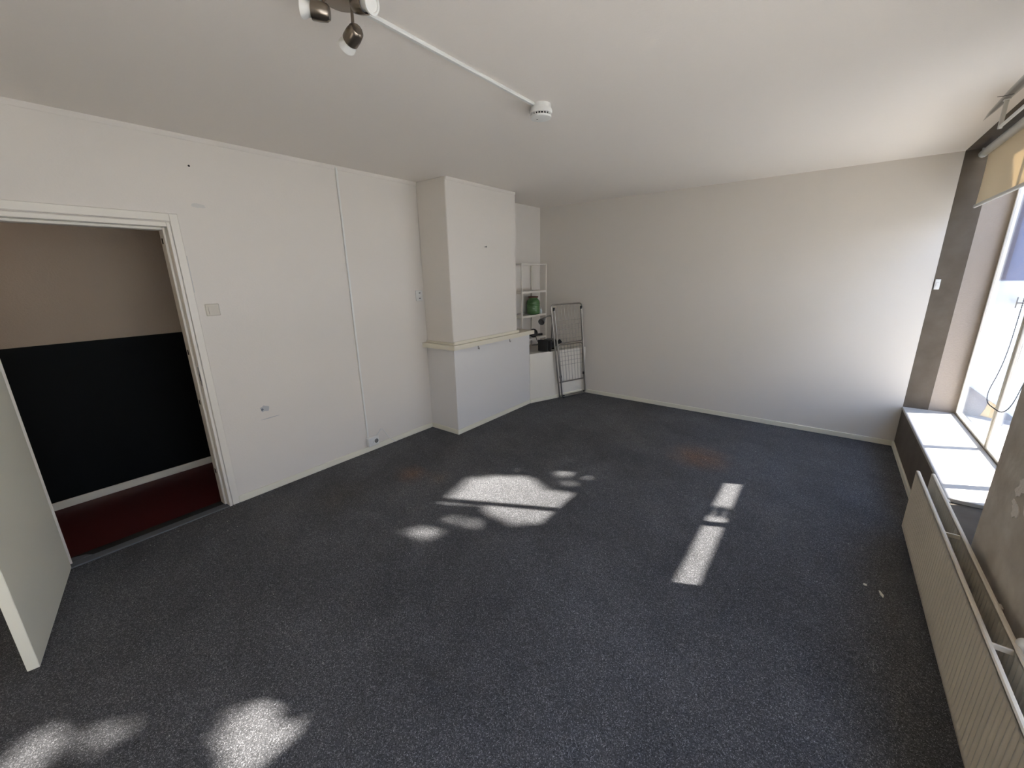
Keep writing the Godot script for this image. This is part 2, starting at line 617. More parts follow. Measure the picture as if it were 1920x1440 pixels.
# ------------------------------------------------------------------ window wall
func window_wall() -> void:
	var wx := W + 0.37
	var w := MB.new()
	w.box(Vector3(W, -0.12, 2.445), Vector3(wx, H, 3.28))                 # pier
	w.box(Vector3(W, -0.12, 3.28), Vector3(wx, 0.40, 6.2))
	w.box(Vector3(W, 2.36, 3.28), Vector3(wx, H, 6.2))
	w.box(Vector3(W, -0.12, 6.2), Vector3(wx, H, ZB))
	w.box(Vector3(4.33, 2.475, 0.0), Vector3(wx, H, 2.445))               # lintel over the window
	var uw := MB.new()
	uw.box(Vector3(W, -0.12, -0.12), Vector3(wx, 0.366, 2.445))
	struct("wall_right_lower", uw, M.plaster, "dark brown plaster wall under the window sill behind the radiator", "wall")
	var wr := struct("wall_right", w, M.plaster_grey, "grey-brown bare plaster window wall with peeling paint beside the window", "wall")
	# old plaster at the ceiling and at the end of the recess
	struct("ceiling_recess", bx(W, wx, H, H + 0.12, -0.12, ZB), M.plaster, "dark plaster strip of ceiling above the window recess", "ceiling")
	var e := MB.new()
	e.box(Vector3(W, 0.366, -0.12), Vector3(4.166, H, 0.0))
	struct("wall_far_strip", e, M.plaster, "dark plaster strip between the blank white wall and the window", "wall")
	struct("wall_reveal", bx(4.166, wx, 0.366, H, -0.12, -0.012), M.reveal, "pale beige window reveal beside the dark plaster strip", "wall")
	# peeled paint on the pier
	var rng := RandomNumberGenerator.new()
	rng.seed = 21
	for k in 9:
		var p := MB.new()
		var poly := PackedVector2Array()
		var rr := rng.randf_range(0.016, 0.038)
		for q in 11:
			var a := TAU * q / 11.0
			poly.append(Vector2(cos(a), sin(a) * 0.75) * rr * rng.randf_range(0.55, 1.15))
		var zc := 2.64 + 0.16 * rng.randf() + (k % 3) * 0.02
		var yc := 0.72 + 0.032 * k * rng.randf_range(0.6, 1.0)
		p.prism(poly, 0.0025 + 0.0004 * k, Transform3D(Basis(Vector3(0, 0, 1), Vector3(0, 1, 0), Vector3(-1, 0, 0)), Vector3(W, yc, zc)))
		obj("paint_flake", p, M.plaster_pale, wr)
	# the sill
	var s := MB.new()
	s.box(Vector3(W - 0.002, 0.366, 0.0), Vector3(4.33, 0.39, 1.94), 0.003)
	struct("window_sill", s, M.sill, "broad white window sill flooded with sunlight", "window sill")
	# the window
	var win := thing("window_1", "tall white framed window over the sunlit sill", "window", Vector3(4.37, 0.38, 1.2), "structure")
	var f := MB.new()
	var x0 := 4.335
	var x1 := 4.362
	f.box(Vector3(x0, 0.36, -0.012), Vector3(x1, 0.40, 2.445), 0.004)
	f.box(Vector3(x0, 2.47, -0.012), Vector3(x1, 2.5, 2.445), 0.004)
	f.box(Vector3(x0, 0.40, -0.012), Vector3(x1, 2.47, 0.022), 0.004)
	f.box(Vector3(x0, 0.40, 2.29), Vector3(x1, 2.47, 2.445), 0.004)
	obj("frame", f, M.frame_white, win)
	for z in [0.92, 1.61]:
		obj("mullion", bx(x0, x1, 0.40, 2.47, z - 0.017, z + 0.017, 0.004), M.frame_white, win)
	var spans := [[0.022, 0.903], [0.937, 1.593], [1.627, 2.29]]
	for a in spans:
		var b := MB.new()
		b.box(Vector3(x0 - 0.006, 0.40, a[0]), Vector3(x0 + 0.012, 0.412, a[1]), 0.003)
		b.box(Vector3(x0 - 0.006, 2.458, a[0]), Vector3(x0 + 0.012, 2.47, a[1]), 0.003)
		b.box(Vector3(x0 - 0.006, 0.412, a[0]), Vector3(x0 + 0.012, 2.458, a[0] + 0.012), 0.003)
		b.box(Vector3(x0 - 0.006, 0.412, a[1] - 0.012), Vector3(x0 + 0.012, 2.458, a[1]), 0.003)
		obj("glazing_bead", b, M.frame_white, win)
		obj("pane", bx(4.349, 4.352, 0.40, 2.47, a[0], a[1]), M.pane, win)
	# the second window, beside the camera and out of the picture
	var w2 := thing("window_2", "second white framed window nearer the camera", "window", Vector3(4.37, 0.40, 4.6), "structure")
	var g := MB.new()
	g.box(Vector3(x0, 0.40, 3.28), Vector3(x1, 0.45, 6.2), 0.004)
	g.box(Vector3(x0, 2.31, 3.28), Vector3(x1, 2.36, 6.2), 0.004)
	g.box(Vector3(x0, 0.45, 3.28), Vector3(x1, 2.31, 3.33), 0.004)
	g.box(Vector3(x0, 0.45, 6.15), Vector3(x1, 2.31, 6.2), 0.004)
	for z in [4.05, 5.1]: g.box(Vector3(x0, 0.45, z), Vector3(x1, 2.31, z + 0.04), 0.004)
	obj("frame", g, M.frame_white, w2)
	for a in [[3.33, 4.05], [4.09, 5.1], [5.14, 6.15]]:
		obj("pane", bx(4.349, 4.352, 0.45, 2.31, a[0], a[1]), M.pane, w2)
	# roller blind
	var rb := thing("roller_blind", "beige roller blind pulled a little way down over the window", "roller blind", Vector3(4.1, 2.46, 1.0))
	var t := MB.new()
	t.tube([Vector3(4.095, 2.456, 0.03), Vector3(4.095, 2.456, 1.742)], 0.026, 18)
	obj("tube", t, M.plastic, rb)
	var fb := MB.new()
	for k in 10:   # one sheet of cloth with a faint belly
		var ya := 2.075 + 0.0375 * k
		var yb := ya + 0.0375
		var xa := 4.112 + 0.003 * sin(PI * k / 10.0)
		var xb := 4.112 + 0.003 * sin(PI * (k + 1) / 10.0)
		fb.quad(Vector3(xa, ya, 0.10), Vector3(xb, yb, 0.10), Vector3(xb, yb, 1.70), Vector3(xa, ya, 1.70), Vector3(-1, 0, 0))
	obj("fabric", fb, M.blind, rb)
	var bar := MB.new()
	bar.box(Vector3(4.104, 2.062, 0.085), Vector3(4.120, 2.087, 1.715), 0.005)
	obj("bottom_bar", bar, M.plastic, rb)
	for z in [0.024, 1.778]:
		var bk := MB.new()
		bk.lathe([Vector2(0, -0.006), Vector2(0.022, -0.006), Vector2(0.022, 0.006), Vector2(0, 0.006)], 18, along(Vector3(4.095, 2.456, z), Vector3(0, 0, 1)))
		bk.box(Vector3(4.085, 2.47, z - 0.005), Vector3(4.125, 2.5, z + 0.005), 0.002)
		obj("bracket", bk, M.plastic, rb)
	# bead chain
	var ch := thing("bead_chain", "thin beaded blind chain hanging in a loop before the glass", "chain", Vector3(4.1, 1.44, 1.76))
	var cp := arc([Vector3(4.1, 2.43, 1.757), Vector3(4.1, 1.13, 1.757), Vector3(4.1, 0.885, 1.60), Vector3(4.1, 0.90, 2.0), Vector3(4.1, 1.25, 2.14), Vector3(4.1, 2.43, 1.80)], 0.14, 8)
	var cm := MB.new()
	cm.tube(cp, 0.0012, 5)
	obj("cord", cm, M.charcoal, ch)
	var beads := MB.new()
	var left := 0.0
	for k in cp.size() - 1:
		var a: Vector3 = cp[k]
		var b: Vector3 = cp[k + 1]
		var ln := a.distance_to(b)
		while left < ln:
			beads.lathe([Vector2(0, -0.0026), Vector2(0.0029, -0.0012), Vector2(0.0029, 0.0012), Vector2(0, 0.0026)], 6, Transform3D(Basis.IDENTITY, a.lerp(b, left / ln)))
			left += 0.011
		left -= ln
	tag(obj("bead", beads, M.charcoal, ch), "", "", "", "stuff")
	# curtain rail on the ceiling in front of the recess
	var cr := thing("curtain_rail", "white curtain rail on an angled bracket at the ceiling by the blind", "curtain rail", Vector3(3.93, H, 1.9))
	var rl := MB.new()
	rl.box(Vector3(3.923, 2.357, 1.325), Vector3(3.936, 2.373, 2.44), 0.003)
	obj("rail", rl, M.plastic, cr)
	for z in [1.33, 2.25]:
		var br := MB.new()
		br.box(Vector3(3.917, 2.494, z - 0.02), Vector3(3.942, 2.5, z + 0.02), 0.002)
		br.box(Vector3(3.920, 2.355, z - 0.004), Vector3(3.939, 2.496, z + 0.004), 0.002)
		obj("bracket", br, M.plastic, cr)
	# small white plate on the dark strip
	var sw := thing("wall_plate", "small narrow white plate on the dark plaster strip", "switch", Vector3(4.025, 1.483, 0))
	obj("plate", bx(4.008, 4.042, 1.44, 1.525, 0.0, 0.012, 0.003), M.plastic, sw)
	obj("button", bx(4.017, 4.033, 1.465, 1.50, 0.012, 0.016, 0.0015), M.plastic, sw)

# ------------------------------------------------------------------ outside
func outside() -> void:
	var paving := mat(Color(0.80, 0.79, 0.76), 0.85)
	var gnd := MB.new()
	gnd.box(Vector3(4.37, -0.2, -14), Vector3(26, 0.09, 16))
	struct("ground", gnd, paving, "pale sunlit paving outside the window", "paving")
	# end of a white wall with a blue upper part, standing out from the house
	var nb := thing("garden_wall", "white rendered wall with blue upper part outside the window", "wall", Vector3(4.7, 0.09, -1.1), "structure")
	obj("white_render", bx(4.37, 5.0, 0.09, 1.487, -1.2, -1.0), mat(Color(0.86, 0.88, 0.88), 0.8), nb)
	obj("blue_render", bx(4.37, 5.0, 1.487, 2.6, -1.2, -0.998), mat(Color(0.33, 0.40, 0.56), 0.7), nb)
	obj("blue_shutter_edge", bx(4.37, 4.612, 1.5, 2.6, -0.998, -0.98), mat(Color(0.24, 0.25, 0.36), 0.7), nb)
	var tri_ := MB.new()
	tri_.prism(PackedVector2Array([Vector2(4.37, 0.09), Vector2(4.99, 0.09), Vector2(4.99, 0.13), Vector2(4.37, 0.61)]), 0.05, Transform3D(Basis.IDENTITY, Vector3(0, 0, -1.0)))
	var st := obj("sloping_grey_slab", tri_, mat(Color(0.40, 0.42, 0.47), 0.8), nb)  # grey slab with a sloping top, set against the white wall
	var pt := MB.new()
	pt.prism(PackedVector2Array([Vector2(4.70, 0.17), Vector2(4.80, 0.15), Vector2(4.83, 0.24), Vector2(4.79, 0.29), Vector2(4.73, 0.33), Vector2(4.72, 0.24)]), 0.004, Transform3D(Basis.IDENTITY, Vector3(0, 0, -0.95)))
	obj("bare_patch", pt, mat(Color(0.74, 0.64, 0.48), 0.9), st)
	var lp := thing("wall_bracket", "dark round disc on a short arm outside the window pane", "bracket", Vector3(4.72, 1.29, -0.99))
	var lb := MB.new()
	lb.lathe([Vector2(0, -0.004), Vector2(0.05, -0.004), Vector2(0.05, 0.004), Vector2(0, 0.004)], 20, along(Vector3(4.715, 1.29, -0.94), Vector3(1, 0, 0.25)))
	obj("disc", lb, M.charcoal, lp)
	var la := MB.new()
	la.tube(arc([Vector3(4.72, 1.285, -0.94), Vector3(4.80, 1.285, -0.94), Vector3(4.80, 1.285, -1.0)], 0.03, 4), 0.008, 8)
	obj("arm", la, M.grey, lp)
	# unseen board screen, added to keep sun to the sill and one stripe
	var sc := thing("added_sun_screen", "unseen white board screen added outside to shape the sun on the carpet", "sun_blocker", Vector3(5.22, 0.09, 1.5))
	var wood := mat(Color(0.86, 0.85, 0.82), 0.7)  # pale, so the added boards bounce light into the room
	for b in [[1.212, 1.524, -1.5, 7.5], [1.608, 1.90, -1.5, 7.5], [1.904, 2.212, -1.5, 7.5], [1.524, 1.608, -1.5, 0.47], [1.524, 1.608, 2.3, 7.5]]:
		obj("board", bx(5.19, 5.21, b[0], b[1], b[2], b[3], 0.002), wood, sc)
	for z in [-1.5, 7.4]:
		obj("post", bx(5.21, 5.28, 0.0, 2.21, z, z + 0.07, 0.003), wood, sc)
	# unseen plant box, added to keep sun off the bare ledge
	var pl := thing("added_planter", "unseen grey plant box added outside to keep sun off the ledge", "added_planter", Vector3(4.62, 0.09, 2.1))
	obj("box", bx(4.47, 4.78, 0.09, 0.765, 1.735, 2.7, 0.01), M.grey, pl)
	obj("soil", bx(4.49, 4.76, 0.755, 0.768, 1.755, 2.68), mat(Color(0.18, 0.13, 0.1), 0.95), pl)
	tree()

func inside_poly(p: Vector2, poly: PackedVector2Array) -> bool:
	return Geometry2D.is_point_in_polygon(p, poly)

# Unseen tree beyond the screen; its leaf gaps are shaped to the sun patches.
func tree() -> void:
	var rng := RandomNumberGenerator.new()
	rng.seed = 5
	var t := thing("unseen_tree", "unseen leafy tree with gaps shaped to the sun patches on the carpet", "tree", Vector3(8.6, 0.09, 0.6))
	var bark := mat(Color(0.30, 0.24, 0.19), 0.95)
	var tr := MB.new()
	tr.tube([Vector3(8.6, 0.0, 0.6), Vector3(8.6, 1.4, 0.62), Vector3(8.58, 3.0, 0.58), Vector3(8.6, 4.4, 0.6)], 0.13, 10)
	obj("trunk", tr, bark, t)
	var bigs := [PackedVector2Array([Vector2(1.23, 3.13), Vector2(1.172, 2.822), Vector2(1.324, 2.668), Vector2(1.529, 2.521), Vector2(1.66, 2.535), Vector2(1.79, 2.607),
		Vector2(2.06, 2.50), Vector2(2.06, 3.0), Vector2(1.9, 3.0), Vector2(1.802, 3.10), Vector2(1.695, 3.10), Vector2(1.58, 3.02), Vector2(1.27, 3.15)])]
	var dots := [[1.753, 2.268, 0.06], [1.889, 2.396, 0.05], [1.966, 2.209, 0.035], [1.48, 3.299, 0.05], [1.624, 3.257, 0.05], [1.444, 3.521, 0.075], [1.31, 3.60, 0.035], [1.24, 3.18, 0.03],
		[1.833, 4.69, 0.10], [2.02, 4.58, 0.06], [1.92, 4.76, 0.08], [1.42, 5.06, 0.05], [1.30, 5.22, 0.08]]
	for i in bigs.size(): bigs[i] = Geometry2D.offset_polygon(bigs[i], 0.03)[0]
	var leaf := MB.new()
	leaf.quad(Vector3(0, 0, 0), Vector3(0.6, 0.08, 0.45), Vector3(0, 0.02, 1), Vector3(-0.6, 0.08, 0.45), Vector3.UP)
	var spots := []
	for i in 60000:
		if spots.size() >= 8500: break
		# a point of the floor the leaf would shade, and how far up its ray the leaf hangs
		var fx := rng.randf_range(0.45, 2.35)
		var fz := rng.randf_range(0.9, 5.7)
		var at := Vector2(fx, fz)
		var lit := false
		for poly in bigs:
			if inside_poly(at, poly): lit = true
		for d in dots:
			if at.distance_to(Vector2(d[0], d[1])) < d[2] + 0.02: lit = true
		if fx < 1.12 and fz > 2.42 and fz < 3.2: lit = true      # towards the blind
		if lit: continue
		var bx_ := rng.randf_range(6.9, 8.7)
		spots.append(Vector3(bx_, (bx_ - fx) * 0.69, fz - 0.5 * (bx_ - fx)))
	for i in 7:   # extra leaves, added to dim part of the sun stripe
		var bq := 7.0 + 0.1 * i
		spots.append(Vector3(bq, (bq - 2.93) * 0.69, rng.randf_range(2.08, 2.19) - 0.5 * (bq - 2.93)))
	var mm := MultiMesh.new()
	mm.transform_format = MultiMesh.TRANSFORM_3D
	mm.mesh = leaf.mesh()
	mm.instance_count = spots.size()
	for i in spots.size():
		var face := Vector3(1, 0.69, -0.5).normalized() + Vector3(rng.randf_range(-0.6, 0.6), rng.randf_range(-0.6, 0.6), rng.randf_range(-0.6, 0.6))
		var bs := along(Vector3.ZERO, face).basis * Basis(Vector3.UP, rng.randf() * TAU)
		var sc := rng.randf_range(0.06, 0.09)
		mm.set_instance_transform(i, Transform3D(bs.scaled(Vector3.ONE * sc), spots[i] - origins[t] - bs * Vector3(0, 0, 0.45) * sc))
	var lm := mat(Color(0.22, 0.36, 0.12), 0.6)
	lm.backlight_enabled = true
	lm.backlight = Color(0.12, 0.2, 0.05)
	var fol := MultiMeshInstance3D.new()
	fol.name = "foliage"
	fol.multimesh = mm
	fol.material_override = lm
	t.add_child(fol)
	tag(fol, "", "", "", "stuff")

# ------------------------------------------------------------------ chimney breast
func chimney() -> void:
	var za := 2.16
	var zb := 1.10
	var zl := 0.86
	var dx := 0.40
	struct("wall_chimney", bx(0, dx, 0.93, H, zb, za, 0.006), M.wall, "white chimney breast standing out from the long wall above the mantel shelf", "chimney breast")
	var lo := MB.new()
	lo.box(Vector3(0, 0, zl), Vector3(dx - 0.004, 0.91, za - 0.004))
	var lb := struct("wall_chimney_lower", lo, M.wall, "boarded white lower part of the chimney breast under the mantel shelf", "chimney breast")
	obj("front_panel", bx(dx - 0.004, dx + 0.010, 0.0, 0.905, zl - 0.002, za + 0.010, 0.002), M.panel, lb)
	obj("side_panel", bx(0.0, dx - 0.005, 0.0, 0.905, za - 0.004, za + 0.008, 0.002), M.panel, lb)
	struct("baseboard_chimney", bx(dx + 0.010, dx + 0.022, 0, 0.05, zl, za + 0.022, 0.003), M.trim, "cream skirting board along the front of the chimney breast", "skirting board")
	struct("baseboard_chimney_side", bx(0.013, dx + 0.010, 0, 0.05, za + 0.008, za + 0.021, 0.003), M.trim, "cream skirting board on the side of the chimney breast", "skirting board")
	var m := thing("mantel_shelf", "cream mantel shelf wrapped round the white chimney breast", "mantel shelf", Vector3(0.25, 0.91, 1.5))
	var s := MB.new()
	s.prism(PackedVector2Array([Vector2(0.0, zl - 0.05), Vector2(dx + 0.052, zl - 0.05), Vector2(dx + 0.052, za + 0.045), Vector2(0.0, za + 0.065)]), 0.047, Transform3D(Basis(Vector3(1, 0, 0), Vector3(0, 0, 1), Vector3(0, 1, 0)), Vector3(0, 0.907, 0)))
	obj("shelf", s, M.mantel, m)
	obj("moulding", bx(dx, dx + 0.016, 0.954, 0.985, zb - 0.03, za + 0.004, 0.003), M.mantel, m)
	obj("moulding", bx(0.0, dx + 0.012, 0.954, 0.975, za, za + 0.012, 0.003), M.mantel, m)
	for z in [1.81, 1.262]:
		var h := MB.new()
		h.box(Vector3(dx + 0.010, 0.865, z - 0.007), Vector3(dx + 0.014, 0.906, z + 0.007), 0.001)
		h.tube(arc([Vector3(dx + 0.012, 0.868, z), Vector3(dx + 0.026, 0.862, z), Vector3(dx + 0.030, 0.882, z)], 0.006, 4), 0.0025, 6)
		var hk := obj("small_hook", h, M.steel)
		tag(hk, "small metal hook under the mantel shelf, " + ("nearer the cable duct" if z > 1.5 else "nearer the drying rack"), "hook", "hooks under the mantel")
	var nl := MB.new()
	nl.lathe([Vector2(0, 0.0), Vector2(0.0022, 0.0), Vector2(0.0022, 0.02), Vector2(0.007, 0.021), Vector2(0.007, 0.024), Vector2(0, 0.025)], 10, Transform3D(Basis(Vector3(0, 1, 0), Vector3(1, 0, 0), Vector3(0, 0, -1)), Vector3(dx, 1.91, 1.637)))
	tag(obj("nail", nl, M.grey), "lone grey nail in the middle of the chimney breast", "nail")
	# slanting boxed ledge in the alcove
	var top := PackedVector2Array([Vector2(0.002, 0.002), Vector2(0.752, 0.002), Vector2(0.414, 0.858), Vector2(0.002, 0.858)])
	var b := MB.new()
	b.prism(top, 0.648, Transform3D(Basis(Vector3(1, 0, 0), Vector3(0, 0, 1), Vector3(0, 1, 0)), Vector3.ZERO))
	var lg := thing("boxed_ledge", "low white boxed ledge in the alcove behind the drying rack", "ledge", Vector3(0.3, 0, 0.4))
	obj("body", b, M.frame_white, lg)
	var d := Vector3(0.414 - 0.752, 0, 0.86).normalized()
	var xf := Transform3D(Basis(Vector3(d.z, 0, -d.x), Vector3.UP, d), Vector3(0.752, 0, 0.0))
	var k := MB.new()
	k.box(Vector3(0.0, 0.0, 0.02), Vector3(0.012, 0.05, 0.92), 0.003, xf)
	obj("skirting", k, M.trim, lg)

# ------------------------------------------------------------------ fittings on the long wall
func wall_fittings() -> void:
	var t := MB.new()
	t.box(Vector3(0, 0.14, 2.972), Vector3(0.014, 2.488, 2.988), 0.003)
	tag(obj("cable_duct", t, M.plastic), "thin white cable duct running up the long wall", "cable duct")
	var s := thing("socket_box", "white surface socket box at the foot of the cable duct", "socket", Vector3(0, 0.055, 2.95))
	obj("housing", bx(0, 0.042, 0.055, 0.145, 2.885, 3.0, 0.006), M.plastic, s)
	for z in [2.915, 2.965]:
		var c := MB.new()
		c.lathe([Vector2(0.019, 0.0), Vector2(0.021, 0.002), Vector2(0.018, 0.003), Vector2(0.017, -0.001), Vector2(0, -0.001)], 18, Transform3D(Basis(Vector3(0, 1, 0), Vector3(1, 0, 0), Vector3(0, 0, -1)), Vector3(0.043, 0.10, z)))
		obj("outlet", c, M.grey if z < 2.94 else M.plastic, s)
	var cb := MB.new()
	cb.tube(arc([Vector3(0.03, 0.14, 2.90), Vector3(0.05, 0.215, 2.85), Vector3(0.06, 0.09, 2.78), Vector3(0.05, 0.055, 2.74), Vector3(0.035, 0.01, 2.69)], 0.03, 5), 0.003, 6)
	tag(obj("loose_cable", cb, M.plastic), "short grey-white cable curling out of the low socket box", "cable")
	var l := thing("light_switch", "cream square light switch on the wall beside the doorway", "light switch", Vector3(0, 1.43, 4.015))
	obj("plate", bx(0, 0.010, 1.392, 1.472, 3.974, 4.055, 0.004), M.ivory, l)
	var rk := MB.new()
	rk.prism(PackedVector2Array([Vector2(0.010, 1.405), Vector2(0.019, 1.405), Vector2(0.013, 1.46), Vector2(0.010, 1.46)]), 0.054, Transform3D(Basis.IDENTITY, Vector3(0, 0, 3.985)))
	obj("rocker", rk, M.ivory, l)
	var d := thing("wall_socket", "white double socket plate on the wall next to the chimney breast", "socket", Vector3(0, 1.437, 2.225))
	obj("plate", bx(0, 0.012, 1.385, 1.490, 2.182, 2.268, 0.004), M.plastic, d)
	for y in [1.463, 1.411]:
		var c := MB.new()
		c.lathe([Vector2(0.0195, 0.0), Vector2(0.021, 0.003), Vector2(0.018, 0.003), Vector2(0.016, 0.0005), Vector2(0, 0.0005)], 18, Transform3D(Basis(Vector3(0, 1, 0), Vector3(1, 0, 0), Vector3(0, 0, -1)), Vector3(0.012, y, 2.222)))
		var o := obj("outlet", c, M.plastic, d)
		obj("pin_hole", bx(0.0125, 0.0132, y - 0.004, y + 0.004, 2.212, 2.232), M.hole, o)

# ------------------------------------------------------------------ radiator
func rib_sheet(x: float, y0: float, y1: float, z0: float, z1: float) -> MB:
	var b := MB.new()
	var pitch := 0.0333
	var ns := int((z1 - z0) / pitch)
	var per := 8
	var rows := [[y0, 0.0], [y0 + 0.016, 0.0], [y0 + 0.034, 1.0], [y1 - 0.030, 1.0], [y1 - 0.014, 0.0], [y1, 0.0]]
	var wave := [0.0, 0.0, 0.35, 0.9, 1.0, 0.9, 0.35, 0.0, 0.0]
	var amp := 0.013
	var pts := []
	for i in ns * per + 1:
		var col := []
		for r in rows:
			col.append(Vector3(x - 0.002 + amp * r[1] * wave[i % per] * 1.0, r[0], z0 + (z1 - z0) * i / float(ns * per)))
		pts.append(col)
	var nr := []
	for i in pts.size():
		var col := []
		for j in rows.size():
			var a: Vector3 = pts[mini(i + 1, pts.size() - 1)][j] - pts[maxi(i - 1, 0)][j]
			var d: Vector3 = pts[i][mini(j + 1, rows.size() - 1)] - pts[i][maxi(j - 1, 0)]
			var m := a.cross(d).normalized()
			col.append(m if m.x < 0 else -m)
		nr.append(col)
	for i in pts.size() - 1:
		for j in rows.size() - 1:
			b.quads(pts[i][j], pts[i + 1][j], pts[i + 1][j + 1], pts[i][j + 1], nr[i][j], nr[i + 1][j], nr[i + 1][j + 1], nr[i][j + 1])
	b.box(Vector3(x + 0.009, y0, z0), Vector3(x + 0.014, y1, z1), 0.001)
	b.box(Vector3(x - 0.002, y1 - 0.012, z0), Vector3(x + 0.014, y1 + 0.002, z1), 0.005)
	b.box(Vector3(x - 0.002, y0 - 0.002, z0), Vector3(x + 0.014, y0 + 0.012, z1), 0.005)
	b.box(Vector3(x - 0.002, y0, z0 - 0.004), Vector3(x + 0.014, y1, z0 + 0.006), 0.004)
	b.box(Vector3(x - 0.002, y0, z1 - 0.006), Vector3(x + 0.014, y1, z1 + 0.004), 0.004)
	return b

func radiator() -> void:
	var r := thing("radiator", "long low cream double panel radiator under the window wall", "radiator", Vector3(3.925, 0.07, 2.9))
	obj("front_panel", rib_sheet(3.885, 0.07, 0.450, 1.769, 4.3), M.rad, r)
	obj("rear_panel", rib_sheet(3.950, 0.07, 0.450, 1.769, 4.3), M.rad, r)
	for z in [2.49, 3.213, 3.94]:
		obj("spacer", bx(3.897, 3.950, 0.425, 0.444, z - 0.004, z + 0.004, 0.001), M.rad, r)
	for z in [2.0, 2.9, 4.1]:
		obj("wall_bracket", bx(3.964, 3.999, 0.09, 0.40, z - 0.015, z + 0.015, 0.002), M.rad, r)
	var p := MB.new()
	p.tube([Vector3(3.975, 0.0, 3.18), Vector3(3.975, 0.455, 3.18)], 0.019, 14)
	p.lathe([Vector2(0.019, 0.455), Vector2(0.0175, 0.462), Vector2(0.012, 0.470), Vector2(0, 0.473)], 14, Transform3D(Basis.IDENTITY, Vector3(3.975, 0, 3.18)))
	obj("pipe", p, M.plastic, r)

# ------------------------------------------------------------------ ceiling
func spot(parent: Node3D, p: Vector3, dir: Vector3) -> void:
	var b := MB.new()
	b.lathe([Vector2(0.0, -0.030), Vector2(0.017, -0.029), Vector2(0.023, -0.022), Vector2(0.026, 0.0), Vector2(0.026, 0.022), Vector2(0.023, 0.022), Vector2(0.023, 0.0), Vector2(0, 0.0)], 24, along(p, dir))
	var body := obj("spot_body", b, M.nickel, parent)
	var l := MB.new()
	l.lathe([Vector2(0.0, 0.006), Vector2(0.017, 0.006), Vector2(0.019, 0.030), Vector2(0.027, 0.044), Vector2(0.0275, 0.052), Vector2(0.022, 0.053), Vector2(0.020, 0.049), Vector2(0, 0.047)], 24, along(p, dir))
	obj("spot_bulb", l, M.plastic, body)

